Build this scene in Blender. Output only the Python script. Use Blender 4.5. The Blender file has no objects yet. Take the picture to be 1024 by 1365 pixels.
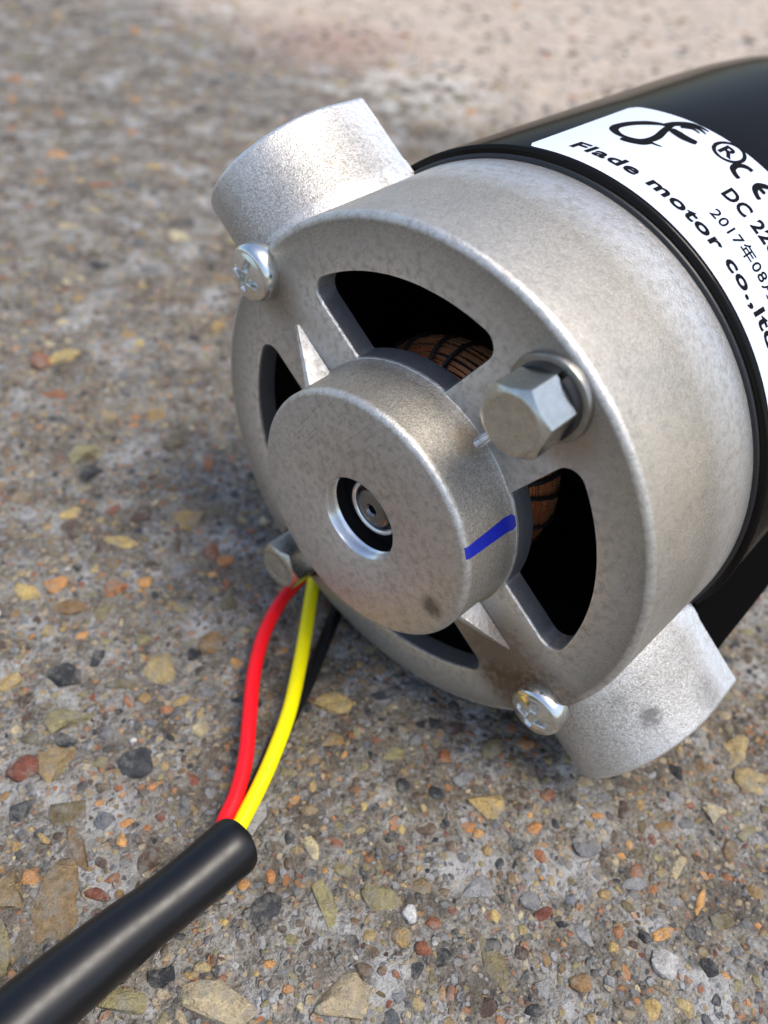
import bpy, bmesh, math, random
import numpy as np
from mathutils import Matrix, Vector
random.seed(7); rng = np.random.default_rng(7)
S = 0.001                                   # everything below is written in millimetres
sc = bpy.context.scene
C = sc.collection

# ---------------------------------------------------------------- camera, sky, sun, exposure
cam = bpy.data.cameras.new('camera'); camo = bpy.data.objects.new('camera', cam); C.objects.link(camo)
cam.sensor_fit = 'VERTICAL'; cam.sensor_height = 36.0; cam.lens = 36.0 * 1100.67 / 1365
cam.clip_start = 0.005; cam.clip_end = 60
R_ = ((0.990906, 0.134555, 0.0), (0.093196, -0.686324, 0.721300), (0.097054, -0.714741, -0.692623))
camo.matrix_world = Matrix([[R_[i][0], -R_[i][1], -R_[i][2], (-2.167, -86.852, 119.569)[i] * S] for i in range(3)] + [[0, 0, 0, 1]])
cam.dof.use_dof = True; cam.dof.focus_distance = 0.106; cam.dof.aperture_fstop = 17.0
sc.camera = camo

SUN = Vector((0.36, -0.12, 0.92)).normalized()
world = bpy.data.worlds.new('World'); sc.world = world; world.use_nodes = True
nt = world.node_tree
sky = nt.nodes.new('ShaderNodeTexSky'); sky.sky_type = 'NISHITA'; sky.sun_disc = False
sky.sun_elevation = math.asin(SUN.z); sky.sun_rotation = math.atan2(SUN.x, SUN.y); sky.dust_density = 3.0; sky.air_density = 1.0; sky.ozone_density = 1.0
nt.links.new(sky.outputs[0], nt.nodes['Background'].inputs[0]); nt.nodes['Background'].inputs[1].default_value = 0.15
sl = bpy.data.lights.new('sun', 'SUN'); sl.energy = 1.5; sl.angle = math.radians(24); sl.color = (1.0, 0.95, 0.85)
so = bpy.data.objects.new('sun', sl); C.objects.link(so); so.rotation_euler = SUN.to_track_quat('Z', 'Y').to_euler()
sc.view_settings.view_transform = 'Standard'; sc.view_settings.look = 'None'
sc.view_settings.exposure = 0.68; sc.view_settings.gamma = 1.0

# ---------------------------------------------------------------- helpers
def link(o, parent=None, mat=None):
    C.objects.link(o)
    if parent: o.parent = parent
    if mat is not None and o.type == 'MESH':
        o.data.materials.clear(); o.data.materials.append(mat)
    return o
def finish(me, ang=35):
    for p in me.polygons: p.use_smooth = True
    me.set_sharp_from_angle(angle=math.radians(ang))
    me.update()
def mesh(name, V, F, ang=35):
    me = bpy.data.meshes.new(name)
    me.from_pydata([tuple(c * S for c in v) for v in V], [], F); me.validate(); finish(me, ang)
    return me
def fixn(me):
    bm = bmesh.new(); bm.from_mesh(me); bmesh.ops.remove_doubles(bm, verts=bm.verts, dist=1e-7)
    bmesh.ops.recalc_face_normals(bm, faces=bm.faces); bm.to_mesh(me); bm.free(); return me
def lathe(prof, n=128, c=(0, 0), closed=False, a0=0, a1=None):
    V, F = [], []; full = a1 is None
    m = n if full else n + 1
    for r, z in prof:
        for i in range(m):
            a = 2 * math.pi * i / n if full else math.radians(a0 + (a1 - a0) * i / n)
            V.append((c[0] + r * math.cos(a), c[1] + r * math.sin(a), z))
    k = len(prof)
    for j in range(k if closed else k - 1):
        j2 = (j + 1) % k
        for i in range(n):
            i2 = (i + 1) % m
            F.append((j * m + i, j * m + i2, j2 * m + i2, j2 * m + i))
    if closed and not full:
        F.append([j * m for j in range(k)]); F.append([j * m + n for j in range(k)][::-1])
    return V, F
def arc(cx, cz, r, a0, a1, n):
    return [(cx + r * math.cos(math.radians(a0 + (a1 - a0) * i / n)), cz + r * math.sin(math.radians(a0 + (a1 - a0) * i / n))) for i in range(n + 1)]
def part(name, VF, mat, parent, ang=35, mtx=None):
    me = fixn(mesh(name, *VF, ang=ang)); finish(me, ang)
    o = bpy.data.objects.new(name, me); link(o, parent, mat)
    if mtx is not None: o.matrix_local = mtx
    return o
def tube(path, rad, n=14, capped=True, smooth=4):
    """tube along a Catmull-Rom path; rad is a number or one per point"""
    P = [Vector(p) for p in path]; Rr = [rad] * len(P) if not hasattr(rad, '__len__') else list(rad)
    Q, QR = [], []
    for i in range(len(P) - 1):
        p0, p1, p2, p3 = P[max(i - 1, 0)], P[i], P[i + 1], P[min(i + 2, len(P) - 1)]
        for k in range(smooth):
            t = k / smooth
            Q.append(0.5 * ((2 * p1) + (p2 - p0) * t + (2 * p0 - 5 * p1 + 4 * p2 - p3) * t * t + (3 * p1 - p0 - 3 * p2 + p3) * t ** 3))
            QR.append(Rr[i] * (1 - t) + Rr[i + 1] * t)
    Q.append(P[-1]); QR.append(Rr[-1])
    V, F = [], []; up = Vector((0, 0, 1)); N = None
    for i, q in enumerate(Q):
        d = (Q[min(i + 1, len(Q) - 1)] - Q[max(i - 1, 0)]).normalized()
        if N is None: N = (up - d * up.dot(d)).normalized()
        else: N = (N - d * N.dot(d)).normalized()
        B = d.cross(N)
        for k in range(n):
            a = 2 * math.pi * k / n; V.append(tuple(q + (N * math.cos(a) + B * math.sin(a)) * QR[i]))
    for i in range(len(Q) - 1):
        for k in range(n):
            k2 = (k + 1) % n; F.append((i * n + k, i * n + k2, (i + 1) * n + k2, (i + 1) * n + k))
    if capped: F.append(tuple(range(n))[::-1]); F.append(tuple((len(Q) - 1) * n + k for k in range(n)))
    return V, F
def join(*vfs):
    V, F = [], []
    for v, f in vfs:
        o = len(V); V += list(v); F += [tuple(i + o for i in g) for g in f]
    return V, F

# ---------------------------------------------------------------- material helpers
def new_mat(name):
    m = bpy.data.materials.new(name); m.use_nodes = True
    return m, m.node_tree, m.node_tree.nodes['Principled BSDF']
class G:
    """tiny node-graph helper"""
    def __init__(s, nt): s.nt = nt; s.co = nt.nodes.new('ShaderNodeTexCoord')
    def n(s, t, **kw):
        x = s.nt.nodes.new(t)
        for k, v in kw.items():
            if k.startswith('i_'):
                k = k[2:]; k = int(k) if k.isdigit() else k.replace('_', ' ')
                if hasattr(v, 'is_output'): s.nt.links.new(v, x.inputs[k])
                else: x.inputs[k].default_value = v
            else: setattr(x, k, v)
        return x
    def noise(s, scale, detail=3, rough=0.5, vec=None, dist=0.0):
        x = s.n('ShaderNodeTexNoise', i_Scale=scale, i_Detail=detail, i_Roughness=rough, i_Distortion=dist)
        s.nt.links.new(vec if vec is not None else s.co.outputs['Object'], x.inputs['Vector']); return x
    def ramp(s, fac, stops, interp='LINEAR'):
        x = s.n('ShaderNodeValToRGB'); s.nt.links.new(fac, x.inputs[0]); cr = x.color_ramp; cr.interpolation = interp
        while len(cr.elements) < len(stops): cr.elements.new(0.5)
        for e, (p, c) in zip(cr.elements, stops):
            e.position = p; e.color = (*c, 1) if hasattr(c, '__len__') else (c, c, c, 1)
        return x.outputs[0]
    def mix(s, fac, a, b, mode='MIX'):
        x = s.n('ShaderNodeMix', data_type='RGBA', blend_type=mode)
        for sock, v in ((x.inputs[0], fac), (x.inputs[6], a), (x.inputs[7], b)):
            if hasattr(v, 'is_output'): s.nt.links.new(v, sock)
            else: sock.default_value = (*v, 1) if hasattr(v, '__len__') else v
        return x.outputs[2]
    def math(s, op, a, b=0.0, c=0.0, clamp=False):
        x = s.n('ShaderNodeMath', operation=op, use_clamp=clamp)
        for k, v in enumerate((a, b, c)):
            if hasattr(v, 'is_output'): s.nt.links.new(v, x.inputs[k])
            else: x.inputs[k].default_value = v
        return x.outputs[0]
    def bump(s, h, dist, strength=1.0, normal=None):
        x = s.n('ShaderNodeBump', i_Height=h, i_Distance=dist, i_Strength=strength)
        if normal is not None: s.nt.links.new(normal, x.inputs['Normal'])
        return x.outputs[0]
    def spot(s, x, y, z, r, vec=None):
        """1 at a point of the casting (mm), falling to 0 at r: the place of a stain"""
        d = s.n('ShaderNodeVectorMath', operation='DISTANCE', i_1=(x * S, y * S, z * S))
        s.nt.links.new(vec if vec is not None else s.co.outputs['Object'], d.inputs[0])
        return s.math('SUBTRACT', 1.0, s.math('DIVIDE', d.outputs['Value'], r * S), clamp=True)
    def to(s, out, sock): s.nt.links.new(out, sock)

def cast_metal(name, base=(0.42, 0.385, 0.325), rough=0.47, stains=(), grain=1.0, scratches=False):
    m, nt, b = new_mat(name); g = G(nt)
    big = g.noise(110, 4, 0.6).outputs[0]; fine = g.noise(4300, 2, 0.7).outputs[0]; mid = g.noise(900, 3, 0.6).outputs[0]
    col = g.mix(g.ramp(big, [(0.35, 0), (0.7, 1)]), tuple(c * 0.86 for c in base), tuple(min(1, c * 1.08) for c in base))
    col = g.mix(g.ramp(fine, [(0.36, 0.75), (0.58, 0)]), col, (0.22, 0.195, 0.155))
    if scratches:
        mp = g.n('ShaderNodeMapping', i_Rotation=(0, 0, math.radians(-84)), i_Scale=(160, 2600, 160)); g.to(g.co.outputs['Object'], mp.inputs[0])
        ln = g.ramp(g.noise(1.0, 3, 0.6, mp.outputs[0]).outputs[0], [(0.56, 0), (0.63, 0.9)])
        zz = g.n('ShaderNodeSeparateXYZ'); g.to(g.co.outputs['Object'], zz.inputs[0]); ln = g.math('MULTIPLY', ln, g.math('GREATER_THAN', zz.outputs[2], 0.00915))
        near = g.ramp(g.math('MAXIMUM', g.spot(11, 9, 9.2, 7.5), g.spot(3, 14, 9.2, 5)), [(0.0, 0.12), (0.5, 1)])
        ln = g.math('MULTIPLY', ln, near); col = g.mix(ln, col, (0.13, 0.11, 0.09))
    col = g.mix(g.ramp(g.noise(2000, 2, 0.6).outputs[0], [(0.38, 0.42), (0.52, 0)]), col, (0.25, 0.22, 0.175))
    pits = g.ramp(g.noise(420, 4, 0.7).outputs[0], [(0.0, 0.7), (0.27, 0.6), (0.31, 0)])
    col = g.mix(pits, col, (0.16, 0.14, 0.12))
    gi = g.n('ShaderNodeNewGeometry')                                   # rim highlight painted as pale colour along convex edges
    edge_glint = g.math('MULTIPLY', g.ramp(gi.outputs['Pointiness'], [(0.506, 0), (0.535, 1)]), g.ramp(mid, [(0.30, 0.35), (0.55, 1)]))
    col = g.mix(g.math('MULTIPLY', edge_glint, 0.9), col, (0.95, 0.94, 0.91))
    for (x, y, z, r, c, s) in stains:
        f = g.math('MULTIPLY', g.spot(x, y, z, r), g.ramp(mid, [(0.30, 0.25), (0.65, 1)]))
        f = g.math('MULTIPLY', g.ramp(f, [(0.04, 0), (0.42, 1)]), s); col = g.mix(f, col, c)
    g.to(col, b.inputs['Base Color']); g.to(g.math('ADD', 0.66, g.math('MULTIPLY', edge_glint, 0.3)), b.inputs['Metallic'])
    rr = g.math('ADD', g.math('MULTIPLY', mid, 0.22), rough - 0.08)
    g.to(g.math('SUBTRACT', rr, g.math('MULTIPLY', edge_glint, 0.16)), b.inputs['Roughness'])
    n1 = g.bump(fine, 0.00010 * grain, 0.8); n2 = g.bump(mid, 0.00018 * grain, 0.35, n1)
    g.to(n2, b.inputs['Normal']); return m
def enamel(name, col, gloss, rough):
    m, nt, b = new_mat(name); g = G(nt); nt.nodes.remove(b)
    d = g.n('ShaderNodeBsdfDiffuse', i_Color=(*col, 1)); gl = g.n('ShaderNodeBsdfGlossy', i_Color=(1, 0.97, 0.93, 1), i_Roughness=rough)
    lw = g.n('ShaderNodeLayerWeight', i_Blend=0.5)
    mx = g.n('ShaderNodeMixShader'); g.to(g.math('ADD', gloss, g.math('MULTIPLY', g.math('POWER', lw.outputs['Facing'], 9.0), 0.55)), mx.inputs[0]); g.to(d.outputs[0], mx.inputs[1]); g.to(gl.outputs[0], mx.inputs[2])
    g.to(mx.outputs[0], nt.nodes['Material Output'].inputs[0]); return m
def plain(name, col, rough, metallic=0.0, bump=None, var=0.0, coat=0.0, spec=0.5):
    m, nt, b = new_mat(name); g = G(nt)
    b.inputs['Metallic'].default_value = metallic; b.inputs['Specular IOR Level'].default_value = spec
    b.inputs['Coat Weight'].default_value = coat; b.inputs['Coat Roughness'].default_value = 0.08
    nz = g.noise(700, 4, 0.6).outputs[0]
    g.to(g.mix(g.math('MULTIPLY', g.ramp(nz, [(0.35, 0), (0.7, 1)]), var), col, tuple(c * 0.45 for c in col)), b.inputs['Base Color'])
    g.to(g.math('ADD', g.math('MULTIPLY', nz, 0.18), max(0.02, rough - 0.09)), b.inputs['Roughness'])
    if bump: g.to(g.bump(g.noise(bump[0], 3, 0.6).outputs[0], bump[1], 0.6), b.inputs['Normal'])
    return m
BROWN = (0.15, 0.085, 0.03); DARK = (0.07, 0.062, 0.055)
M = {
 'bell': cast_metal('cast_aluminium_bell', stains=[(-2, -28, 0, 11, BROWN, 0.65), (-4.5, -33, 0, 6, BROWN, 0.6), (2.5, -36, 0, 7, BROWN, 0.7), (31, -4, 0, 6, (0.30, 0.2, 0.11), 0.6), (0.5, 33, 0, 6, BROWN, 0.45), (37, -16, -4, 14, (0.62, 0.52, 0.36), 0.25)]),
 'hub': cast_metal('cast_aluminium_hub', base=(0.46, 0.43, 0.375), stains=[(3.5, -15, 9.2, 2.4, DARK, 0.75), (2, -19, 2, 6, (0.3, 0.22, 0.12), 0.6), (19, 1, 2, 3, (0.34, 0.24, 0.13), 0.5)], scratches=True),
 'boss': cast_metal('cast_aluminium_boss', base=(0.66, 0.64, 0.605), rough=0.42, stains=[(12, 42, -15, 4, DARK, 0.15), (9, -46, -8, 2.6, DARK, 0.65), (8, -42, -5, 3, DARK, 0.3), (12, -49, -18, 4, DARK, 0.35)]),
 'zinc': plain('zinc_plated_steel', (0.80, 0.81, 0.78), 0.17, 1.0, (2500, 0.00003), 0.35),
 'bolt': plain('worn_steel', (0.64, 0.63, 0.57), 0.27, 1.0, (1800, 0.00005), 0.4),
 'window_shade': cast_metal('shaded_casting_wall', base=(0.25, 0.27, 0.31), rough=0.45),  # darker blue-grey carries the shade inside the window openings
 'shaft': plain('ground_steel', (0.22, 0.22, 0.22), 0.24, 1.0),
 'washer': plain('dull_washer_steel', (0.34, 0.33, 0.30), 0.36, 1.0, (1800, 0.00005), 0.4),
 'turned': plain('turned_steel', (0.92, 0.92, 0.92), 0.22, 1.0),
 'dark_steel': plain('dark_steel', (0.03, 0.03, 0.032), 0.35, 0.6),
 'gloss_black': enamel('gloss_black_enamel', (0.006, 0.0055, 0.005), 0.016, 0.10),
 'rubber': plain('black_rubber', (0.012, 0.012, 0.013), 0.38, 0.0, (1500, 0.00003)),
 'matt_black': plain('matt_black_plastic', (0.004, 0.004, 0.004), 0.85, spec=0.0),
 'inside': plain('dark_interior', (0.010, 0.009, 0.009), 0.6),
 'copper': plain('enamelled_copper', (1.0, 0.45, 0.20), 0.28, 0.85, None, 0.1),
 'string': plain('black_lacing', (0.012, 0.010, 0.010), 0.6),
 'paper': plain('white_sticker', (0.60, 0.655, 0.77), 0.35, spec=0.2),
 'ink': plain('black_ink', (0.008, 0.007, 0.008), 0.6, spec=0.02),
 'blue': plain('blue_marker_ink', (0.008, 0.018, 0.34), 0.42, 0.0, (2600, 0.00004), 0.25),
 'red': plain('red_pvc', (0.92, 0.007, 0.016), 0.42, 0.0, (900, 0.00005), 0.10, spec=0.3),
 'yellow': plain('yellow_pvc', (0.95, 0.84, 0.0), 0.42, 0.0, (900, 0.00005), 0.10, spec=0.3),
 'sheath': plain('black_pvc_sheath', (0.004, 0.004, 0.005), 0.36, 0.0, (35, 0.0008), spec=0.42),
}
# ---------------------------------------------------------------- ground: cast concrete with exposed aggregate
def vnoise(x, y, seed):
    xi, yi = np.floor(x).astype(np.int64), np.floor(y).astype(np.int64); fx, fy = x - xi, y - yi
    def h(a, b):
        v = (a * 374761393 + b * 668265263 + seed * 974634777) & 0xffffffff
        v = ((v ^ (v >> 13)) * 1274126177) & 0xffffffff
        return ((v ^ (v >> 16)) & 0xffff) / 65535.0
    u, w = fx * fx * (3 - 2 * fx), fy * fy * (3 - 2 * fy)
    return (h(xi, yi) * (1 - u) + h(xi + 1, yi) * u) * (1 - w) + (h(xi, yi + 1) * (1 - u) + h(xi + 1, yi + 1) * u) * w - 0.5
def terrain(x, y):
    x = np.asarray(x, float); y = np.asarray(y, float)
    return (vnoise(x / 26, y / 26, 1) * 1.1 + vnoise(x / 8, y / 8, 2) * 0.8 + vnoise(x / 3.1, y / 3.1, 3) * 0.75 + vnoise(x / 1.4, y / 1.4, 4) * 0.6) * 0.8 - 0.1
def axis(lo, hi, step, ends):
    a = list(np.arange(lo, hi, step)); s = step
    while a[-1] < ends[1]: s *= 1.045; a.append(a[-1] + s)
    s = step; b = [lo]
    while b[-1] > ends[0]: s *= 1.045; b.append(b[-1] - s)
    return np.array(b[:0:-1] + a)
gx = axis(-52, 72, 0.55, (-4000, 4000)); gy = axis(-62, 60, 0.6, (-4000, 4000))
X, Y = np.meshgrid(gx, gy); Z = terrain(X, Y)
nx, ny = len(gx), len(gy)
me = bpy.data.meshes.new('concrete_ground')
idx = np.arange(nx * ny).reshape(ny, nx)
quads = np.stack([idx[:-1, :-1], idx[:-1, 1:], idx[1:, 1:], idx[1:, :-1]], -1).reshape(-1, 4)
me.vertices.add(nx * ny); me.vertices.foreach_set('co', (np.stack([X, Y, Z], -1).reshape(-1, 3) * S).ravel())
me.loops.add(quads.size); me.loops.foreach_set('vertex_index', quads.ravel())
me.polygons.add(len(quads)); me.polygons.foreach_set('loop_start', np.arange(0, quads.size, 4))
me.polygons.foreach_set('use_smooth', np.ones(len(quads), bool)); me.update(calc_edges=True); me.validate()
ground = bpy.data.objects.new('concrete_ground', me); ground['kind'] = 'structure'

def concrete():
    m, nt, b = new_mat('exposed_aggregate_concrete'); g = G(nt)
    big = g.noise(28, 4, 0.6).outputs[0]; mid = g.noise(190, 4, 0.65).outputs[0]; fine = g.noise(1500, 3, 0.7).outputs[0]
    col = g.ramp(mid, [(0.30, (0.080, 0.070, 0.052)), (0.46, (0.22, 0.198, 0.162)), (0.58, (0.32, 0.308, 0.275)), (0.72, (0.44, 0.445, 0.445))])
    col = g.mix(g.ramp(big, [(0.40, 0), (0.66, 0.75)]), col, (0.20, 0.165, 0.115))
    col = g.mix(g.ramp(fine, [(0.36, 0.75), (0.5, 0)]), col, (0.07, 0.062, 0.055))
    col = g.mix(g.ramp(fine, [(0.60, 0), (0.70, 0.7)]), col, (0.52, 0.515, 0.50))
    patch = g.noise(75, 3, 0.6).outputs[0]
    col = g.mix(g.ramp(patch, [(0.35, 0.75), (0.48, 0)]), col, (0.085, 0.068, 0.052)); col = g.mix(g.ramp(patch, [(0.54, 0), (0.66, 0.7)]), col, (0.47, 0.47, 0.46))
    # sand grains of the mix
    warp = g.n('ShaderNodeVectorMath', operation='ADD'); g.to(g.co.outputs['Object'], warp.inputs[0])
    wn = g.n('ShaderNodeVectorMath', operation='SCALE', i_Scale=0.0012); g.to(g.noise(600, 2).outputs['Color'], wn.inputs[0]); g.to(wn.outputs[0], warp.inputs[1])
    stops = [(0.0, (0.30, 0.29, 0.28)), (0.20, (0.16, 0.14, 0.12)), (0.36, (0.40, 0.28, 0.13)), (0.46, (0.40, 0.40, 0.41)), (0.58, (0.055, 0.055, 0.06)), (0.70, (0.24, 0.12, 0.07)), (0.78, (0.52, 0.42, 0.28)), (0.86, (0.42, 0.17, 0.05)), (0.92, (0.20, 0.21, 0.22))]
    hs = []
    for sc_, lo in ((620, 0.50), (1150, 0.45)):
        v = g.n('ShaderNodeTexVoronoi', i_Scale=sc_, i_Randomness=1.0); g.to(warp.outputs[0], v.inputs['Vector'])
        sep = g.n('ShaderNodeSeparateColor'); g.to(v.outputs['Color'], sep.inputs[0])
        grain = g.ramp(sep.outputs[0], stops, 'CONSTANT')
        keep = g.math('MULTIPLY', g.math('GREATER_THAN', sep.outputs[1], lo), g.ramp(v.outputs['Distance'], [(0.34, 1), (0.52, 0)]))
        col = g.mix(g.math('MULTIPLY', keep, 0.6), col, grain); hs.append(keep)
    # paler peach tone towards the far right of the slab, a rusty patch beside it
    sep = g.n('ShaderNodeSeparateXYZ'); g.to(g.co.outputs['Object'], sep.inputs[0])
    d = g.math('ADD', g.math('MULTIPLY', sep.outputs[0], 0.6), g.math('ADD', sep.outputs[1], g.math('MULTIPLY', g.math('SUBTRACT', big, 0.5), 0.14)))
    far_pale = g.ramp(g.math('MULTIPLY', d, 2.5), [(0.66, 0), (0.90, 0.85)])
    far_pale = g.math('MULTIPLY', far_pale, g.ramp(g.noise(60, 4, 0.6).outputs[0], [(0.3, 0.55), (0.6, 1)]))
    col = g.mix(far_pale, col, (0.70, 0.58, 0.47))
    rust = g.math('MULTIPLY', g.spot(-55, 368, 0, 60), g.ramp(mid, [(0.35, 0.3), (0.6, 1.0)])); col = g.mix(g.math('MULTIPLY', rust, 0.75, clamp=True), col, (0.34, 0.17, 0.13))
    pale = g.math('MULTIPLY', g.spot(-8, 315, 0, 55), g.ramp(patch, [(0.42, 0), (0.58, 0.9)])); col = g.mix(pale, col, (0.72, 0.68, 0.60))
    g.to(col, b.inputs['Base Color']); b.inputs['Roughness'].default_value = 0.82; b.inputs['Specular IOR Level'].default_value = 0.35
    h = g.math('ADD', g.math('MULTIPLY', hs[0], 0.5), g.math('ADD', g.math('MULTIPLY', hs[1], 0.25), g.math('ADD', fine, g.math('MULTIPLY', mid, 1.4))))
    g.to(g.bump(h, 0.0012, 0.9), b.inputs['Normal']); return m
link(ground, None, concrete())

STONE = {'tan': (0.33, 0.235, 0.115), 'cream': (0.46, 0.37, 0.225), 'olive': (0.245, 0.205, 0.105), 'ochre': (0.42, 0.28, 0.11), 'orange': (0.50, 0.225, 0.08),
         'red': (0.27, 0.095, 0.05), 'brown': (0.125, 0.085, 0.06), 'dark': (0.045, 0.047, 0.05), 'grey': (0.235, 0.235, 0.235), 'white': (0.55, 0.54, 0.52), 'blue': (0.14, 0.15, 0.165)}
def stone_mat(k, c):
    m, nt, b = new_mat('stone_' + k); g = G(nt)
    gi = g.n('ShaderNodeNewGeometry'); oi = g.n('ShaderNodeObjectInfo')
    rnd = g.math('FRACT', g.math('ADD', gi.outputs['Random Per Island'], oi.outputs['Random']))
    w = g.noise(700, 5, 0.65, gi.outputs['Position']).outputs[0]; f = g.noise(2600, 3, 0.7, gi.outputs['Position']).outputs[0]
    col = g.mix(g.ramp(w, [(0.30, 0), (0.72, 1)]), tuple(x * 0.55 for x in c), tuple(min(1, x * 1.30) for x in c))
    col = g.mix(g.ramp(f, [(0.34, 0.55), (0.48, 0)]), col, tuple(x * 0.30 for x in c))
    hsv = g.n('ShaderNodeHueSaturation', i_Saturation=0.98); g.to(col, hsv.inputs['Color'])
    g.to(g.math('ADD', 0.62, g.math('MULTIPLY', rnd, 0.75)), hsv.inputs['Value'])
    g.to(g.math('ADD', 0.485, g.math('MULTIPLY', rnd, 0.03)), hsv.inputs['Hue'])
    # cement film left on part of the stone
    film = g.ramp(g.noise(420, 4, 0.7, gi.outputs['Position']).outputs[0], [(0.47, 0), (0.63, 0.62)])
    col = g.mix(film, hsv.outputs[0], (0.25, 0.24, 0.21))
    g.to(col, b.inputs['Base Color']); b.inputs['Roughness'].default_value = 0.72; b.inputs['Specular IOR Level'].default_value = 0.4
    g.to(g.bump(g.math('ADD', w, g.math('MULTIPLY', f, 0.6)), 0.0010, 0.85), b.inputs['Normal']); return m
SM = {k: stone_mat(k, c) for k, c in STONE.items()}
KINDS = list(STONE)
def stone_shape(seed, pts=20, detail=0):
    r = random.Random(seed); bm = bmesh.new()
    for _ in range(pts):
        while True:
            v = Vector((r.uniform(-1, 1), r.uniform(-1, 1), r.uniform(-1, 1)))
            if 0.2 < v.length < 1: break
        v.normalize(); v.x *= r.uniform(0.82, 1.08); v.y *= r.uniform(0.82, 1.08); v.z = max(min(v.z, 0.62), -0.6)
        bm.verts.new(v)
    bmesh.ops.convex_hull(bm, input=bm.verts)
    bmesh.ops.delete(bm, geom=[v for v in bm.verts if not v.link_faces], context='VERTS')
    if detail:
        bmesh.ops.bevel(bm, geom=list(bm.edges), offset=0.07, segments=1, affect='EDGES', clamp_overlap=True)
        bmesh.ops.triangulate(bm, faces=bm.faces); bmesh.ops.subdivide_edges(bm, edges=bm.edges, cuts=1, use_grid_fill=True)
        for v in bm.verts: v.co *= 1 + r.uniform(-0.035, 0.035)
    bmesh.ops.triangulate(bm, faces=bm.faces); bmesh.ops.recalc_face_normals(bm, faces=bm.faces)
    bm.verts.index_update()
    V = np.array([v.co[:] for v in bm.verts]); F = np.array([[v.index for v in f.verts] for f in bm.faces]); bm.free()
    return V, F
SHAPES = [stone_shape(100 + i, 22 + i % 6) for i in range(14)]; BIG = [stone_shape(300 + i, 18, 1) for i in range(6)]
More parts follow.
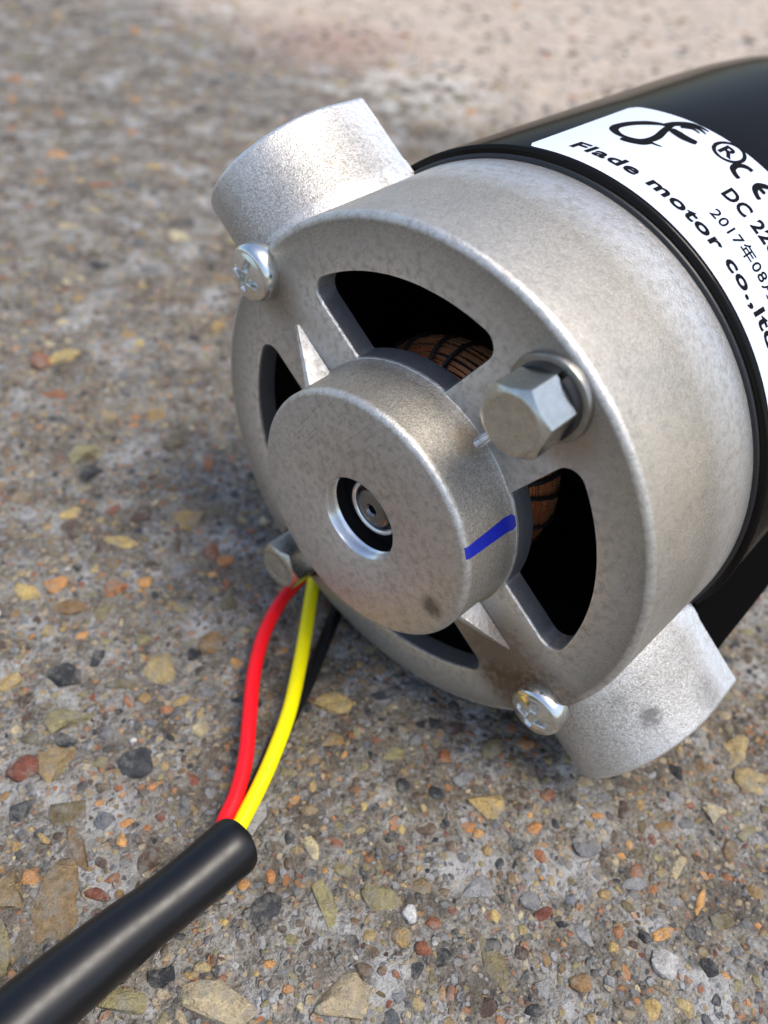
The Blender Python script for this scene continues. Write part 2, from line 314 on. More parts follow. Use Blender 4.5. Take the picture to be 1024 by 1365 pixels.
HERO=[(-38.7,-47.6,5.85,3.16,1.76,'tan'),(-45.8,-45.9,2.51,2.64,1.42,'tan'),(-43.5,-53.5,2.86,0.94,1.98,'olive'),(-13.8,-55.9,4.56,2.13,3.11,'cream'),(0.5,-53.6,3.74,2.98,2.79,'cream'),(-26.3,-57.5,2.91,1.88,2.96,'olive'),(-50.9,-28.3,1.97,2.14,0.15,'red'),(-46.7,-26.6,2.72,3.04,0.57,'tan'),(-34.9,-25.3,2.24,2.57,1.08,'dark'),(-38.7,-39.3,3.32,0.96,2.29,'tan'),(-48.3,-34.7,1.9,1.64,0.14,'dark'),(-42.3,-33.9,2.35,2.32,0.14,'olive'),(-36.2,-8.3,3.34,2.68,1.71,'tan'),(-47.6,-19.5,3.29,1.81,0.26,'olive'),(-46.7,-22.7,1.5,1.52,0.81,'dark'),(-28.6,-39.8,1.85,1.42,1.51,'brown'),(-33.8,-45.1,1.6,0.76,2.95,'red'),(-3.1,-42.4,3.09,1.45,1.99,'olive'),(4.8,-40.6,2.61,1.8,2.76,'olive'),(19.7,-24.1,2.62,1.94,2.91,'ochre'),(20.9,-47.1,3.03,1.28,2.07,'olive'),(-51.3,-11.5,2.41,2.25,0.16,'dark'),(-42.1,-11.9,3.02,1.02,3.1,'olive'),(-47.3,-7.4,1.68,1.42,1.45,'dark'),(-59.6,-14,1.89,1.93,0.16,'ochre'),(-39.4,-14.7,1.47,0.58,2.3,'orange'),(-28.7,-0.7,2.7,2.06,0.82,'ochre'),(-31.4,-4,1.14,1.26,0.16,'dark'),(-26.6,-18,1.42,1.22,0.15,'cream'),(-59.6,7,1.79,1.84,0.43,'orange'),(-64,4.4,2.37,1.41,2.73,'ochre'),(-48.8,7.8,1.96,1.82,0.42,'orange'),(-44.4,10.6,1.22,1.28,0.18,'orange'),(-55.7,2,2.75,1.75,0.41,'ochre'),(-49.1,2.6,1.82,2.22,0.17,'olive'),(-64.1,25.4,2.27,1.67,0.98,'ochre'),(-56.3,28,1.6,1.52,0.19,'red'),(-66.9,43.1,3.39,3.2,0.21,'olive'),(-88.6,73.4,2.22,3.15,0.24,'red'),(-84.4,76.7,3.78,2.41,1.13,'ochre'),(-81.4,61.7,3.53,1.91,2.84,'orange'),(-56.7,59.5,1.83,2.76,0.22,'ochre'),(-50.4,50.5,2.09,2.56,0.21,'olive'),(-41.2,28.4,2.95,2.56,2.66,'ochre'),(-51.1,19.1,2.93,1.18,3.09,'ochre'),(-62.1,21.1,1.82,2.46,0.19,'brown'),(-33.9,20.3,1.92,1.75,0.66,'red'),(-31.3,18.8,1.42,1.36,0.18,'orange'),(-50.8,27.6,2.19,2.56,0.19,'brown'),(-63.7,37.1,2.11,2.11,0.2,'dark'),(-41,44.8,2.71,0.96,1.93,'orange'),(-6.2,-9.9,2.9,1.87,0.16,'ochre'),(-5.8,-16.9,2.18,1.36,3.1,'ochre'),(2,-6.4,2.64,1.18,0.36,'dark'),(13,-17.1,1.11,1.19,0.15,'orange'),(17,-28.3,1.1,0.99,0.64,'orange'),(18.5,-29.1,0.81,0.7,0.14,'orange'),(-9.5,-33.3,1.25,0.77,1.75,'dark'),(-11.2,-39.2,0.96,0.73,1.94,'orange'),(8.9,-42,1.21,0.95,1.64,'white'),(7.9,-45.2,1.16,1.14,2.22,'ochre'),(12.3,-42.6,0.95,0.79,0.13,'red'),(3.5,-49.8,1.2,0.81,0.12,'brown'),(-10.9,-44.1,2.27,1.87,1.4,'dark'),(1.4,-46.5,1.02,0.76,0.13,'dark'),(20.5,-44.5,1.26,0.87,0.13,'dark'),(51.3,-34.5,1.7,0.63,1.15,'orange'),(44.7,-40.1,1.69,0.73,0.55,'orange'),(44.5,-43.9,1.93,1.66,0.12,'white'),(38.9,-45.8,1.02,0.65,1.65,'orange'),(42.1,-31.9,1.26,0.92,1.44,'red'),(27,-27.1,1.14,0.87,0.62,'orange'),(29.1,-21.2,0.85,0.89,0.14,'orange'),(29.6,-20.8,1.1,0.89,0.14,'red'),(32.6,-47.7,1.35,1.11,0.12,'ochre'),(26.1,-51.9,1.1,0.7,0.12,'dark'),(27.8,-48.8,1.44,1.18,0.12,'grey'),(53.7,-36.8,1.7,1.29,0.13,'olive'),(50.7,-43.6,1.4,1.09,0.12,'dark'),(27.9,-39.4,1.5,0.67,0.59,'red'),(26.2,-37.8,1.65,1.15,0.13,'grey'),(41.5,-33.6,1.85,0.91,0.44,'grey'),(48.8,-29.9,2.26,0.71,0.97,'cream'),(47.6,-23.8,1.73,0.9,0.45,'ochre'),(62,-8.4,3.02,1.69,0.97,'tan'),(56.4,-20.5,1.62,1.43,0.14,'cream'),(63.3,-13.7,2.61,2.11,0.15,'tan'),(51.3,-22.4,1.23,1.02,0.14,'grey'),(37.1,-35.5,0.9,0.76,0.13,'ochre'),(34.7,-28.9,1.99,1.4,0.14,'grey'),(24.4,-29.8,1.04,0.81,0.14,'dark'),(-43.7,-43.9,1.2,1.05,0.13,'orange'),(-23.3,-42.2,0.72,0.72,0.13,'orange'),(-14.7,-40.9,0.73,0.62,0.13,'orange'),(-9.1,-50.6,0.69,0.54,0.12,'orange'),(-6.2,-53.4,0.68,0.52,0.12,'orange'),(15,-51.3,0.98,0.5,1.61,'orange'),(14,-51.4,0.8,0.5,1.61,'orange'),(-17.7,-52.1,0.97,0.63,0.12,'ochre'),(-18.9,-53.2,0.96,0.53,0.12,'ochre'),(-21.5,-48.9,0.59,0.47,0.13,'dark'),(-22.7,-53.6,1.62,1.33,0.12,'dark'),(-15,-53.1,0.72,0.57,0.64,'red'),(26.1,-12.4,1.27,0.98,0.15,'orange'),(14.1,-11.4,1.52,1.13,0.15,'brown'),(20.4,-14.6,2.16,1.43,1.12,'olive')]
# scatter: (x, y, half length, half width, turn, colour)
camp = np.array([-2.167, -86.852, 119.569]); Rm = np.array(R_)
def pix(P):
    q = (np.asarray(P) - camp) @ Rm
    return 512 + 1100.67 * q[..., 0] / q[..., 2], 682.5 + 1100.67 * q[..., 1] / q[..., 2], q[..., 2]
cell, grid = 4.0, {}
stones = []
def free(x, y, r, pack):
    R = int(math.ceil((r + 6.5) / cell)); cx, cy = int(x // cell), int(y // cell)
    for i in range(cx - R, cx + R + 1):
        for j in range(cy - R, cy + R + 1):
            for (a, b_, q) in grid.get((i, j), ()):
                if (a - x) ** 2 + (b_ - y) ** 2 < ((q + r) * pack) ** 2: return False
    return True
def put(x, y, L, B, th, k):
    q = math.sqrt(L * B); grid.setdefault((int(x // cell), int(y // cell)), []).append((x, y, q)); stones.append((x, y, L, B, th, k))
for h in HERO: put(h[0], h[1], h[2] * 1.36, h[3] * 1.3, h[4], h[5])
W_ = dict(tan=12, cream=6, olive=14, ochre=9, orange=6, red=4, brown=18, dark=10, grey=12, white=1, blue=4)
ks, ws = list(W_), list(W_.values())
for (n_, lo, hi, ymax, pack) in ((420, 3.0, 4.4, 640, 1.2), (620, 2.0, 3.2, 620, 1.3), (2700, 1.2, 2.0, 620, 1.15), (5600, 0.75, 1.2, 380, 1.02), (8500, 0.38, 0.75, 110, 0.96)):
    made = tries = 0
    while made < n_ and tries < n_ * 5:
        tries += 1
        y = -72 + (ymax + 72) * random.random() ** 1.15; half = 62 + (y + 72) * 0.46
        x = random.uniform(-half, half) + (y + 72) * 0.03 + 8
        r = random.uniform(lo, hi)
        if lo > 2.5 and y < 120: continue
        if 1.1 < lo < 2.5 and y < 70 and random.random() < 0.5: continue
        if not free(x, y, r, pack): continue
        e = random.uniform(1.0, 1.9); k = random.choices(ks, ws)[0]
        if lo > 2.5: k = random.choice(('tan', 'ochre', 'orange', 'cream', 'brown', 'dark', 'grey', 'white', 'olive'))
        if 1.5 < hi < 3.3 and k in ('orange', 'white', 'red') and random.random() < 0.6: k = random.choice(('olive', 'tan', 'grey', 'brown'))
        put(x, y, r * math.sqrt(e), r / math.sqrt(e), random.uniform(0, math.pi), k); made += 1
A = np.array([s[:5] for s in stones]); px, py, dep = pix(np.stack([A[:, 0], A[:, 1], A[:, 0] * 0], -1))
seen = (px > -10) & (px < 1034) & (py > -10) & (py < 1375)
size = np.where(seen, np.sqrt(A[:, 2] * A[:, 3]) / dep, 0); order = np.argsort(-size); single = set(order[:300].tolist())
hz = terrain(A[:, 0], A[:, 1])
cache = {}
bv, bf, bm_i, off = [], [], [], 0
for i, (x, y, L, B, th, k) in enumerate(stones):
    T = 0.62 * min(L, B); z = hz[i] - T * (random.uniform(0.02, 0.15) if i < len(HERO) else random.uniform(0.20, 0.46))
    big = i in single and math.sqrt(L * B) > 1.7
    V, F = (BIG if big else SHAPES)[(i * 5 + 2) % 6 if big else i % 14]
    c, s = math.cos(th), math.sin(th)
    if i in single:
        key = (big, (i * 5 + 2) % 6 if big else i % 14, k)
        if key not in cache:
            pm = bpy.data.meshes.new('pebble'); pm.from_pydata((V).tolist(), [], F.tolist()); finish(pm, 75 if big else 70); pm.materials.append(SM[k]); cache[key] = pm
        o = bpy.data.objects.new('pebble', cache[key]); C.objects.link(o); o.parent = ground
        o.location = (x * S, y * S, z * S); o.scale = (L * S, B * S, T * S); o.rotation_euler = (random.uniform(-.12, .12), random.uniform(-.12, .12), th)
    else:
        P = V * np.array([L, B, T]); P = np.stack([P[:, 0] * c - P[:, 1] * s + x, P[:, 0] * s + P[:, 1] * c + y, P[:, 2] + z], -1)
        bv.append(P); bf.append(F + off); off += len(P); bm_i.append(np.full(len(F), KINDS.index(k)))
bv, bf, bm_i = np.concatenate(bv) * S, np.concatenate(bf), np.concatenate(bm_i)
me = bpy.data.meshes.new('pebble_bed'); me.vertices.add(len(bv)); me.vertices.foreach_set('co', bv.ravel())
me.loops.add(bf.size); me.loops.foreach_set('vertex_index', bf.ravel()); me.polygons.add(len(bf)); me.polygons.foreach_set('loop_start', np.arange(0, bf.size, 3))
for k in KINDS: me.materials.append(SM[k])
me.polygons.foreach_set('material_index', bm_i.astype(np.int32)); me.update(calc_edges=True)
me.polygons.foreach_set('use_smooth', np.ones(len(bf), bool)); me.set_sharp_from_angle(angle=math.radians(70))
bed = bpy.data.objects.new('pebble_bed', me); C.objects.link(bed); bed.parent = ground; bed['kind'] = 'stuff'

# ---------------------------------------------------------------- motor: frame u (bolts), v (bosses and screws), z out of the end face
H = 41.1
Wm = ((0.44956, -0.65411, -0.60830), (-0.34455, 0.50132, -0.79371), (0.82413, 0.56641, 0.0))
POSE = Matrix([[*Wm[i], (0, 0, H)[i] * S] for i in range(3)] + [[0, 0, 0, 1]])
base = Vector((Wm[0][2] * -50 * S, Wm[1][2] * -50 * S, 0.0004))
motor = bpy.data.objects.new('electric_motor', None); C.objects.link(motor); motor.location = base; motor.empty_display_size = 0.02
motor['label'] = 'cast aluminium and black electric motor with white sticker lying on the concrete'; motor['category'] = 'motor'
LOC = Matrix.Translation(-base) @ POSE
def mpart(name, VF, mat, parent=motor, ang=35):
    return part(name, VF, mat, parent, ang, LOC if parent is motor else None)

# end bell: plate with four windows, rounded rim, side wall
def window_pts(n=120):
    """outline of the window in the first quadrant, mm, counter-clockwise, with rounded corners"""
    h, ri, ro = 7.5, 19.6, 30.9
    c_o, c_i = 2.2, 0.5
    P = []
    # outer arc between the two spoke edges
    def rc(rr, hh, rad, sgn):  # centre of the corner rounding, arc side given by sgn (-1 outer, +1 inner)
        R2 = rr + sgn * rad; x = hh + rad; return (math.sqrt(R2 * R2 - x * x), x)
    ax, ay = rc(ro, h, c_o, -1)      # lower outer corner: (long, short)
    a_s = math.degrees(math.atan2(ay, ax))
    P += [(ax + c_o * math.cos(math.radians(t)), ay + c_o * math.sin(math.radians(t))) for t in np.linspace(-90, a_s, 9)]
    P += [(ro * math.cos(math.radians(t)), ro * math.sin(math.radians(t))) for t in np.linspace(a_s, 90 - a_s, 40)[1:-1]]
    P += [(ay + c_o * math.cos(math.radians(t)), ax + c_o * math.sin(math.radians(t))) for t in np.linspace(90 - a_s, 180, 9)]
    bx, by = rc(ri, h, c_i, 1); b_s = math.degrees(math.atan2(by, bx))
    P += [(h, y) for y in np.linspace(ax, bx, 12)[1:-1]]
    P += [(by + c_i * math.cos(math.radians(t)), bx + c_i * math.sin(math.radians(t))) for t in np.linspace(180, 270 - b_s, 6)]
    P += [(ri * math.cos(math.radians(t)), ri * math.sin(math.radians(t))) for t in np.linspace(90 - b_s, b_s, 30)[1:-1]]
    P += [(bx + c_i * math.cos(math.radians(t)), by + c_i * math.sin(math.radians(t))) for t in np.linspace(180 + b_s, 270, 6)]
    P += [(x, h) for x in np.linspace(bx, ax, 12)[1:-1]]
    return np.array(P)
WP = window_pts()
def offset(P, d):
    t = np.roll(P, -1, 0) - np.roll(P, 1, 0); t /= np.linalg.norm(t, axis=1)[:, None]
    return P + d * np.stack([t[:, 1], -t[:, 0]], 1)
def sector(P):
    """outer boundary points of the quarter plate that lie opposite the window points"""
    cx = 18.6; out = []
    for x, y in P:
        d = np.array([x - cx, y - cx]); d /= np.linalg.norm(d); best = 1e9
        for (ox, oy) in ((1, 0), (0, 1)):      # the two straight sides y=0, x=0
            k = d[1] if ox else d[0]
            if k < -1e-9: best = min(best, -cx / k)
        b = cx * (d[0] + d[1]); c2 = 2 * cx * cx
        best = min(best, -b + math.sqrt(max(0, b * b - c2 + 37.1 ** 2)))
        disc = b * b - c2 + 15.0 ** 2
        if b < 0 and disc > 0: best = min(best, -b - math.sqrt(disc))
        out.append((cx + d[0] * best, cx + d[1] * best))
    return np.array(out)
tp = 3.3
rings = [(sector(WP), 0.0), (offset(WP, 0.30), 0.0), (offset(WP, 0.10), -0.08), (WP, -0.30), (offset(WP, -0.12), -tp), (sector(WP), -tp)]
plate = []
for q in range(4):
    ca, sa = ((1, 0), (0, 1), (-1, 0), (0, -1))[q]; V, F = [], []
    n = len(WP)
    for P, z in rings: V += [(x * ca - y * sa, x * sa + y * ca, z) for x, y in P]
    for j in range(len(rings) - 1):
        for i in range(n): i2 = (i + 1) % n; F.append((j * n + i, j * n + i2, (j + 1) * n + i2, (j + 1) * n + i))
    plate.append((V, F))
wall = lathe([(36.4, -0.03), (37.2, -0.03)] + arc(37.2, -1.03, 1.0, 90, 0, 6) + [(38.6, -14), (39.0, -24.3), (38.9, -24.8), (36.4, -24.8), (35.2, -4.5), (34.8, -3.3)], 192)
bell = mpart('end_bell', join(*plate, wall), M['bell'])
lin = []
for q in range(4):                                       # dark strip over the window walls, shade put into its colour
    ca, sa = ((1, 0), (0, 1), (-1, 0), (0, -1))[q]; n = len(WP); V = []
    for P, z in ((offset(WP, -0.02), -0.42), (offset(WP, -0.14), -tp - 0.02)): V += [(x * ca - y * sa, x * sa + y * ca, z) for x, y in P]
    me_o = mpart('shaded_lining', (V, [(i, (i + 1) % n, n + (i + 1) % n, n + i) for i in range(n)]), M['window_shade'], bell)

# hub with a bored and grooved centre
prof = [(19.45, -tp), (19.45, 0.02), (19.25, 0.35), (18.95, 1.2), (18.75, 7.9)] + arc(17.85, 8.3, 0.9, 8, 90, 6) + [(6.65, 9.2), (6.35, 9.05)]
z = 9.0
while z > 7.55: prof += [(6.26, z), (6.26, z - 0.1), (6.38, z - 0.14), (6.38, z - 0.24)]; z -= 0.28
hub = mpart('hub', lathe(prof, 160), M['hub'])
bore = part('bore_ring', lathe([(6.30, 9.08), (6.22, 8.98)] + [(6.22 + (0.1 if k % 2 else 0), 8.95 - 0.12 * k) for k in range(17)] + [(6.3, 6.9)], 96), M['turned'], hub, 60)
part('bore_wall', lathe([(6.3, 6.9), (7.4, 6.85), (7.4, 1.5), (0, 1.5)], 64), M['inside'], hub)
a0 = math.radians(-34.0); V = []; F = []
for i in range(25):                                   # blue pen stroke on the side of the hub, ragged along its edges
    zz = 8.95 - 9.0 * i / 24; w = 0.85 + 0.35 * i / 24 + random.uniform(-.03, .03); r0 = float(np.interp(zz, [0.0, 0.35, 1.2, 7.9, 8.3, 8.6, 8.95], [19.5, 19.25, 18.95, 18.75, 18.75, 18.70, 18.48])) + 0.03
    if i == 24: w *= 0.6
    for k in range(7):
        a = a0 + (k / 3 - 1) * w / r0; V.append((r0 * math.cos(a), r0 * math.sin(a), zz))
F = [(i * 7 + k, i * 7 + k + 1, (i + 1) * 7 + k + 1, (i + 1) * 7 + k) for i in range(24) for k in range(6)]
mk = part('paint_mark', (V, F), M['blue'], hub, 80); mk['label'] = 'short blue pen stroke across the side of the hub'

# shaft end and bearing ring seen in the bore
shaft = mpart('shaft', lathe([(0, 4.6), (0.6, 5.0), (0.72, 6.2), (1.05, 6.55), (1.3, 6.6), (2.5, 6.5), (2.85, 6.3), (3.0, 5.9), (3.0, -100)], 64), M['shaft'])
mpart('bearing_ring', lathe([(3.4, 3.0), (3.5, 5.5)] + arc(4.05, 5.5, 0.5, 160, 10, 8) + [(4.65, 5.0), (4.65, 3)], 80), M['turned'])
mpart('bearing_seal', lathe([(3.0, 4.6), (3.45, 4.6), (4.6, 4.4), (6.2, 4.3), (7.3, 4.3)], 64), M['dark_steel'])

# ribs between hub and spokes
def rib(ang, length=27.3, w=0.75, hh=4.6):
    V = []
    for t, (r, z) in enumerate(((18.5, -0.05), (length + .4, -0.05), (length, 0.08), (18.5, hh))):
        ww = w * (1.25 if z <= 0 else (0.35 if r > 20 else 0.8))
        V += [(r, -ww, z), (r, ww, z)]
    F = [(0, 2, 4, 6), (1, 7, 5, 3), (0, 1, 3, 2), (2, 3, 5, 4), (4, 5, 7, 6), (6, 7, 1, 0)]
    c, s = math.cos(math.radians(ang)), math.sin(math.radians(ang))
    me = fixn(mesh('rib', [(x * c - y * s, x * s + y * c, z) for x, y, z in V], F)); bm = bmesh.new(); bm.from_mesh(me)
    bmesh.ops.bevel(bm, geom=list(bm.edges), offset=0.22 * S, segments=3, affect='EDGES', clamp_overlap=True); bm.to_mesh(me); bm.free(); finish(me, 50)
    o = bpy.data.objects.new('rib', me); link(o, bell, M['bell']); return o
rib(90); rib(270); rib(0, 21.2, 0.75, 1.6); rib(180, 22.5, 0.75, 2.2)

# radial brush bosses
def boss(sgn):
    a, b, zc, xo, zr = 12.7, 16.2, 18.6, -1.5, -24.72
    prof = [(xo + a, zr), (xo + a, zr * .5 - zc * .5)] + [(xo + a * math.cos(t), -zc + b * math.sin(t)) for t in np.linspace(0, math.pi, 49)] + [(xo - a, zr * .5 - zc * .5), (xo - a, zr)]
    V, F = [], []; n = len(prof); cz = -15.0
    secs = [(36.3, 1.03), (39.5, 1.02), (40.2, 1.0), (50.6, 0.985)] + [(50.6 + 0.7 * math.sin(t), 0.985 - 0.05 * (1 - math.cos(t))) for t in (0.4, 0.8, 1.2, 1.57)]
    if sgn < 0: secs = [(r + .5 if r > 39.5 else r, k) for r, k in secs]
    for r, k in secs:
        for (x, z) in prof:
            zz = max(cz + (z - cz) * k, zr); V.append((xo + (x - xo) * k, sgn * r, zz))
    for j in range(len(secs) - 1):
        for i in range(n): i2 = (i + 1) % n; F.append((j * n + i, j * n + i2, (j + 1) * n + i2, (j + 1) * n + i))
    F.append(tuple((len(secs) - 1) * n + i for i in range(n)))
    o = mpart('brush_boss', (V, F), M['boss'], motor, 40)
    cap = lathe([(0, 0.25), (5.2, 0.25), (5.5, 0.0), (5.5, -1)], 48)
    cap = ([(xo + x, sgn * (secs[-1][0] + z), y - 14) for x, y, z in cap[0]], cap[1])
    part('brush_cap', cap, M['matt_black'], o); return o
boss(1); boss(-1)

# hex bolts with plain and spring washers
def bolt(c, th0, dz=0.0):
    n = 72; V, F = [], []; top = 7.6 - dz
    def rh(t): return 4.05 / math.cos(((t - th0 + math.pi / 6) % (math.pi / 3)) - math.pi / 6) if False else 4.05 / math.cos(((t - th0) % (math.pi / 3)) - math.pi / 6)
    ts = [th0 + 2 * math.pi * k / n for k in range(n)]
    R = [min(rh(t), 4.62) for t in ts]
    for k in range(n): V.append((c[0] + R[k] * math.cos(ts[k]), c[1] + R[k] * math.sin(ts[k]), 2.3))
    for k in range(n): V.append((c[0] + R[k] * math.cos(ts[k]), c[1] + R[k] * math.sin(ts[k]), top - (R[k] - 3.6) * 0.75))
    for rr, zz in ((3.66, top - 0.05), (3.45, top), (3.2, top - 0.06), (1.6, top - 0.04)):
        for k in range(n): V.append((c[0] + rr * math.cos(ts[k]), c[1] + rr * math.sin(ts[k]), zz))
    for j in range(5):
        for k in range(n): k2 = (k + 1) % n; F.append((j * n + k, j * n + k2, (j + 1) * n + k2, (j + 1) * n + k))
    F.append(tuple(5 * n + k for k in range(n))); F.append(tuple(range(n))[::-1])
    o = mpart('hex_bolt', (V, F), M['bolt'], motor, 28)
    part('washer', lathe([(2.7, 0.0), (2.7, 1.0), (5.1, 1.0), (5.32, 0.88), (5.42, 0.65), (5.42, 0.0)], 72, c), M['washer'], o)
    part('spring_washer', lathe([(2.8, 1.02), (2.8, 2.28), (4.45, 2.28), (4.6, 2.1), (4.6, 1.02)], 60, c, True, 22, 22 + 350), M['dark_steel'], o)
    return o
bolt((32.0, 0.1), math.radians(22)); bolt((-32.0, -0.1), math.radians(10), 0.4)

# cross-recessed pan head screws
def screw(c, turn):
    n, V, F = 120, [], []                        # dome with the cross pressed into it
    rs_ = list(np.linspace(0.05, 3.1, 44)) + [3.3, 3.5, 3.7, 3.88, 4.02, 4.12, 4.18, 4.2]
    def dome(q): return 3.25 - (7.1 - math.sqrt(max(0, 7.1 ** 2 - q * q))) if q < 3.3 else 2.45 - 1.75 * (1 - math.sqrt(max(0, 1 - ((q - 3.3) / 0.9) ** 2)))
    st = lambda x: max(0, min(1, x)) ** 2 * (3 - 2 * max(0, min(1, x)))
    for q in rs_:
        for k in range(n):
            t = 2 * math.pi * k / n; x, y = q * math.cos(t), q * math.sin(t); dep = 0
            for a, b in ((abs(x), abs(y)), (abs(y), abs(x))):
                hw = 0.60 - 0.05 * a; dep = max(dep, st((hw - b) / 0.22 + 0.5) * st((2.55 - a) / 0.35) * (0.55 + 1.15 * max(0, 1 - a / 2.3)))
            V.append((x, y, dome(q) - dep))
    m = len(rs_)
    for q, zz in ((4.2, 0.5), (4.12, 0.0), (4.0, -0.6)):
        for k in range(n): t = 2 * math.pi * k / n; V.append((q * math.cos(t), q * math.sin(t), zz))
    for jj in range(m + 2):
        for k in range(n): k2 = (k + 1) % n; F.append((jj * n + k, jj * n + k2, (jj + 1) * n + k2, (jj + 1) * n + k))
    F.append(tuple(range(n)))
    o = part('pan_screw', (V, F), M['zinc'], motor, 55); o.matrix_local = LOC @ Matrix.Translation((c[0] * S, c[1] * S, 0.0)) @ Matrix.Rotation(math.radians(turn), 4, 'Z'); return o
screw((0.1, 36.6), 20); screw((0.0, -36.7), 35)

# black yoke with its rim bead, sticker and the bar underneath
RY = 40.6
yoke = mpart('motor_housing', lathe([(30, -25.1), (40.05, -25.1)] + arc(40.05, -25.65, 0.55, 90, 0, 6) + [(RY, -60), (RY, -90)] + [(RY - 3 * (1 - math.cos(math.radians(t))), -90 - 34 * math.sin(math.radians(t))) for t in (20, 40, 60, 80, 90)] + [(36, -127), (30, -129), (0, -129)], 160), M['gloss_black'])
part('rim_bead', lathe(arc(39.1, -24.95, 0.5, 0, 360, 16)[:-1], 160, closed=True), M['rubber'], yoke)
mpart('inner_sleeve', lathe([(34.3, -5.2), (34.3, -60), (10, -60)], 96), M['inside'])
def box(x0, x1, y0, y1, z0, z1): return [(x, y, z) for z in (z0, z1) for y in (y0, y1) for x in (x0, x1)], [(0, 1, 3, 2), (4, 6, 7, 5), (0, 4, 5, 1), (1, 5, 7, 3), (3, 7, 6, 2), (2, 6, 4, 0)]
me = fixn(mesh('side_bar', *box(-10.5, 10.4, -46.6, -36.5, -78, -25.2))); bm = bmesh.new(); bm.from_mesh(me)
bmesh.ops.bevel(bm, geom=list(bm.edges), offset=0.5 * S, segments=3, affect='EDGES'); bm.to_mesh(me); bm.free(); finish(me)
o = bpy.data.objects.new('side_bar', me); link(o, motor, M['matt_black']); o.matrix_local = LOC

# windings behind the windows
rs = random.Random(3); coils = []
def torus_ring(R, zc, r, n=110, m=5, wob=0.12):
    V, F = [], []; ph = rs.uniform(0, 6.28)
    for i in range(n):
        a = 2 * math.pi * i / n; RR = R + wob * math.sin(3 * a + ph); z0 = zc + wob * math.cos(5 * a + ph)
        for k in range(m):
            b = 2 * math.pi * k / m; V.append(((RR + r * math.cos(b)) * math.cos(a), (RR + r * math.cos(b)) * math.sin(a), z0 + r * math.sin(b)))
    for i in range(n):
        for k in range(m): F.append((i * m + k, ((i + 1) % n) * m + k, ((i + 1) % n) * m + (k + 1) % m, i * m + (k + 1) % m))
    return V, F
WR, WZ, WA, WB = 12.2, -10.6, 4.8, 4.6
for k in range(44):
    t = math.radians(-60 + 230 * k / 43); coils.append(torus_ring(WR + WA * math.cos(t), WZ + WB * math.sin(t), 0.23, wob=0.13))
shift = lambda vf: ([(x + 1.9, y + 0.5, z) for x, y, z in vf[0]], vf[1])
wind = mpart('copper_winding', shift(join(*coils)), M['copper']); wind['kind'] = 'stuff'
lac = []
for k in range(22):
    a = 2 * math.pi * k / 22; pts = []
    for j in range(13):
        t = math.radians(-70 + 250 * j / 12); r = WR + (WA + 0.55) * math.cos(t); aa = a + 0.05 * math.sin(k * 7.1) + (0.10 + 0.12 * math.sin(k * 3.7)) * j / 12
        pts.append((r * math.cos(aa), r * math.sin(aa), WZ + (WB + 0.55) * math.sin(t)))
    lac.append(tube(pts, 0.33, 6, True, 1))
part('lacing', shift(join(*lac)), M['string'], wind)
part('winding_core', shift(lathe([(WR + (WA - .35) * math.cos(math.radians(t)), WZ + (WB - .35) * math.sin(math.radians(t))) for t in range(-90, 271, 20)], 64)), M['string'], wind)

# ---------------------------------------------------------------- sticker: s runs round the housing, h towards its rear
RL = RY + 0.06
def onlabel(s, h, r=RL): a = math.radians(47) - s / 40.65; return (r * math.cos(a), r * math.sin(a), -25.0 - h)
V, F = [], []; ns, nh = 90, 24; s0, s1, h0, h1, cr = 1.2, 62.0, 0.85, 28.7, 1.5
for i in range(ns + 1):
    u = i / ns; s = s0 + (s1 - s0) * (u ** 1.0)
    # rounded corners: shrink the strip near both ends
    e = min(s - s0, s1 - s); ins = cr - math.sqrt(max(0, cr * cr - (cr - min(e, cr)) ** 2))
    for j in range(nh + 1): V.append(onlabel(s, (h0 + ins) + (h1 - h0 - 2 * ins) * j / nh))
F = [(i * (nh + 1) + j, (i + 1) * (nh + 1) + j, (i + 1) * (nh + 1) + j + 1, i * (nh + 1) + j + 1) for i in range(ns) for j in range(nh)]
label = mpart('sticker', (V, F), M['paper'], motor, 60)
def wrap(me, s, h, name, slant=0.0):
    bm = bmesh.new(); bm.from_mesh(me); bmesh.ops.triangulate(bm, faces=bm.faces)
    for v in bm.verts: v.co = Vector(onlabel(s + v.co.x + slant * v.co.y, h + v.co.y, RL + 0.055)) * S
    bmesh.ops.recalc_face_normals(bm, faces=bm.faces); me2 = bpy.data.meshes.new(name); bm.to_mesh(me2); bm.free()
    o = bpy.data.objects.new(name, me2); link(o, label, M['ink']); return o
def text(t, s, h, cap, width, bold=0.0, slant=0.0):
    cu = bpy.data.curves.new('lettering', 'FONT'); cu.body = t; cu.size = 1.0; cu.offset = bold; cu.resolution_u = 3; cu.space_character = 1.1
    o = bpy.data.objects.new('lettering', cu); C.objects.link(o)
    dg = bpy.context.evaluated_depsgraph_get(); dg.update(); me = bpy.data.meshes.new_from_object(o.evaluated_get(dg)); bpy.data.objects.remove(o)
    xs = [v.co.x for v in me.vertices]; x0, x1 = min(xs), max(xs)
    for v in me.vertices: v.co.x = (v.co.x - x0) / (x1 - x0) * width; v.co.y *= cap / 0.73; v.co.z = 0
    return wrap(me, s, h, 'lettering', slant)
text('Flade motor co.,ltd', 5.6, 4.35, 2.75, 37.6, 0.029, 0.05)
text('DC 220V', 23.5, 14.8, 3.2, 12.6, 0.03)
text('2017\u5e7408\u6708', 25.0, 9.05, 2.35, 13.4, 0.008)
text('R', 17.5, 24.1, 3.2, 2.3, 0.03)
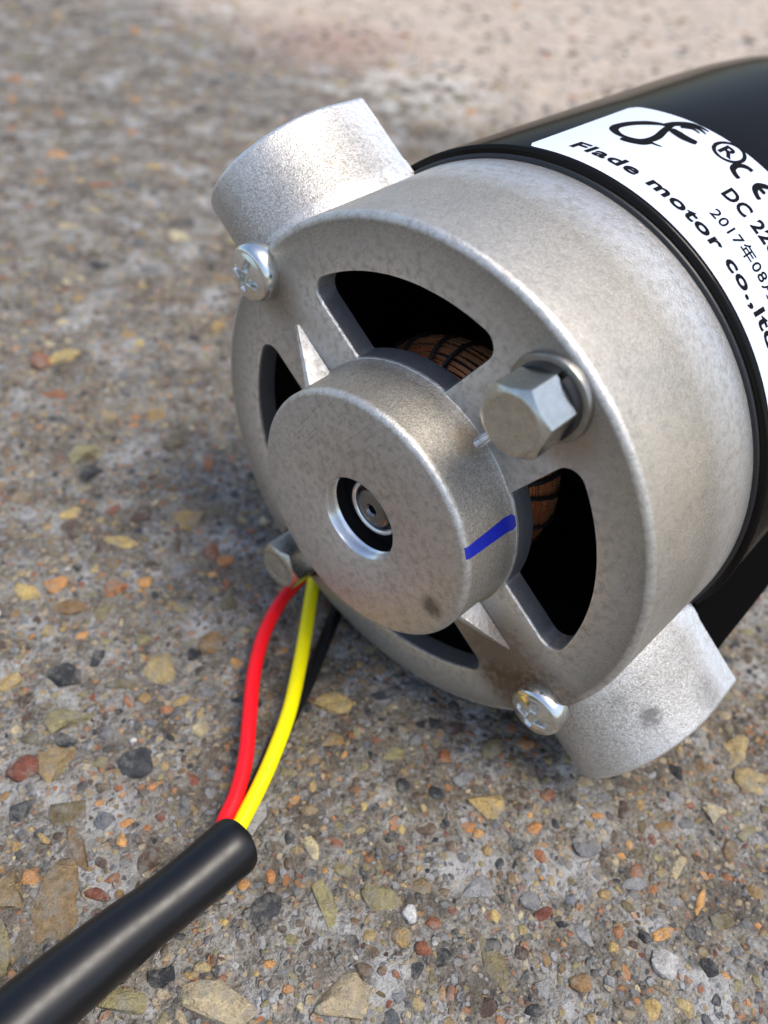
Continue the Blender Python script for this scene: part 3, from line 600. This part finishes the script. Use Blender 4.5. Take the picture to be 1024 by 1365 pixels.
def stroke(pts, w):
    """flat pen stroke with a width per point, in sticker coordinates"""
    V, F = [], []; P = [Vector((*p, 0)) for p in pts]; Q = []; W2 = []
    for i in range(len(P) - 1):
        p0, p1, p2, p3 = P[max(i - 1, 0)], P[i], P[i + 1], P[min(i + 2, len(P) - 1)]
        for k in range(5):
            t = k / 5; Q.append(0.5 * ((2 * p1) + (p2 - p0) * t + (2 * p0 - 5 * p1 + 4 * p2 - p3) * t * t + (3 * p1 - p0 - 3 * p2 + p3) * t ** 3)); W2.append(1.6 * (w[i] * (1 - t) + w[i + 1] * t))
    Q.append(P[-1]); W2.append(w[-1])
    for i, q in enumerate(Q):
        d = (Q[min(i + 1, len(Q) - 1)] - Q[max(i - 1, 0)]).normalized(); nrm = Vector((-d.y, d.x, 0))
        V += [tuple(q + nrm * W2[i] / 2), tuple(q - nrm * W2[i] / 2)]
    F = [(2 * i, 2 * i + 1, 2 * i + 3, 2 * i + 2) for i in range(len(Q) - 1)]
    return V, F
def emblem(name, *strokes):
    bm_v, bm_f = [], []
    for k, (V, F) in enumerate(strokes):
        o = len(bm_v); bm_v += [onlabel(x, y, RL + 0.05 + 0.006 * k) for x, y, _ in V]; bm_f += [tuple(i + o for i in f) for f in F]
    return part(name, (bm_v, bm_f), M['ink'], label, 80)
circ = [(18.65 + 2.15 * math.cos(t), 25.75 + 2.95 * math.sin(t)) for t in np.linspace(0, 2 * math.pi, 25)]
emblem('ring_mark', stroke(circ, [0.38] * 25))
emblem('conformity_mark', stroke([(22.9, 25.5), (22.0, 25.35), (21.2, 24.3), (21.0, 23.2), (21.3, 22.1), (22.2, 21.4), (22.9, 21.3)], [0.6] * 7),
       stroke([(26.9, 25.7), (26.0, 25.3), (25.3, 24.2), (25.1, 23.2), (25.4, 22.1), (26.2, 21.4), (26.9, 21.2)], [0.6] * 7), stroke([(25.2, 23.3), (26.6, 23.4)], [0.55, 0.55]))
emblem('brand_emblem', stroke([(9.6, 23.3), (8.6, 23.2), (7.3, 22.0), (5.9, 19.8), (5.25, 17.2), (5.7, 15.4), (7.2, 14.1), (8.8, 13.9), (10.2, 14.6), (10.9, 16.2), (10.9, 18.4), (10.4, 20.8), (9.9, 23.6), (9.9, 25.0)], [0.35, 0.7, 1.0, 0.95, 0.9, 0.8, 0.65, 0.55, 0.6, 0.75, 0.75, 0.7, 0.6, 0.4]),
       stroke([(8.3, 12.7), (9.4, 13.1), (10.6, 14.2), (11.3, 15.8)], [0.5, 0.9, 1.1, 0.7]), stroke([(10.7, 15.6), (11.9, 15.5), (13.0, 15.8)], [0.5, 0.35, 0.1]),
       stroke([(9.2, 23.0), (9.9, 25.4), (11.0, 27.3), (12.3, 28.0), (14.0, 27.9)], [0.6, 0.9, 0.8, 0.55, 0.12]), stroke([(10.6, 25.6), (11.8, 27.0), (13.0, 27.1), (14.2, 26.6)], [0.5, 0.55, 0.4, 0.1]), stroke([(10.9, 25.0), (12.2, 26.2), (13.6, 25.8)], [0.4, 0.4, 0.1]),
       stroke([(10.5, 22.9), (11.6, 22.4), (13.2, 22.0), (15.0, 22.3)], [0.7, 1.1, 1.15, 0.8]))

# ---------------------------------------------------------------- cable on the ground
cable = bpy.data.objects.new('power_cable', None); C.objects.link(cable); cable.location = (-0.028, -0.051, 0.0); cable.empty_display_size = 0.01
cable['label'] = 'black sheathed cable on the concrete with red, yellow and black wires leaving its cut end'; cable['category'] = 'cable'
cl = Matrix.Translation(-cable.location)
cp = [(-16.35, -37.45, 4.42), (-16.85, -38.1, 4.5), (-19.7, -41.6, 4.45), (-22.4, -44.8, 4.3), (-25.3, -48.1, 4.3), (-27.9, -51.0, 4.4), (-33.0, -57.2, 4.6), (-37.2, -62.5, 4.7), (-42.4, -69.5, 4.8), (-48, -78, 4.8), (-56, -92, 4.8), (-70, -112, 4.8)]
cr_ = [3.98, 4.15, 4.0, 3.95, 4.0, 4.2, 4.5, 4.6, 4.7, 4.7, 4.7, 4.7]
outer = tube(cp, cr_, 40, False, 5)
inner = tube([(a, b, c) for a, b, c in cp[:4]], [3.3, 3.4, 3.2, 3.1], 40, False, 5)
V, F = join(outer, inner); nO = len(outer[0])
# a slightly squashed, uneven cut end
for k in range(40): F.append((k, (k + 1) % 40, nO + (k + 1) % 40, nO + k))
ax = (Vector(cp[1]) - Vector(cp[0])).normalized()
for ring0, amp in ((0, 1.0), (nO, 1.0)):
    for k in range(40):
        t = 2 * math.pi * k / 40; dd = ax * (0.16 * math.sin(t * 2 + 0.6) + 0.08 * math.sin(5 * t) + random.uniform(-.06, .06)) * amp
        q = Vector(V[ring0 + k]) + dd; V[ring0 + k] = tuple(q)
part('sheath', (V, F), M['sheath'], cable, 50, cl)
part('sheath_core', tube([(-16.75, -37.98, 4.38), (-17.6, -39.0, 4.5), (-22.0, -44.4, 4.3)], [2.9, 3.4, 3.2], 24), M['matt_black'], cable, 50, cl)
def wire(pts, r, mat, lab):
    o = part('wire', tube(pts, r, 18, True, 6), M[mat], cable, 60, cl); o['label'] = lab
wire([(-20.4, -41.8, 4.6), (-18.95, -38.6, 5.2), (-18.7, -36.6, 5.2), (-18.65, -34.4, 4.9), (-17.9, -30.4, 4.9), (-17.85, -24.5, 5.0), (-18.65, -18.1, 5.0), (-19.75, -9.5, 4.6), (-19.85, -1.5, 4.2), (-18.8, 5.1, 4.0), (-17.2, 10.4, 3.6), (-14.5, 16, 3.2), (-9, 24, 2.6), (-2, 31, 1.9)], 1.2, 'red', 'red insulated wire')
wire([(-19.0, -42.0, 4.6), (-17.2, -39.0, 4.7), (-16.75, -36.8, 4.8), (-16.5, -35.0, 4.8), (-14.9, -28.9, 5.0), (-13.7, -23.2, 5.4), (-12.75, -16.2, 5.6), (-12.6, -8.1, 5.2), (-12.8, 1.0, 4.6), (-13.2, 10.5, 4.0), (-13.2, 15.9, 3.6), (-11.0, 21, 2.8), (-6, 27, 2.0)], 1.2, 'yellow', 'yellow insulated wire')
wire([(-19.6, -41.2, 3.5), (-18.0, -36.1, 3.5), (-17.2, -33.4, 3.4), (-15.4, -26.6, 2.6), (-14.1, -19.6, 2.0), (-12.5, -13.7, 1.6), (-11.2, -8.3, 1.5), (-9.9, -0.7, 1.4), (-8.4, 7.7, 1.4), (-6.9, 15.2, 1.4), (-3, 24, 1.3)], 1.2, 'sheath', 'black insulated wire')
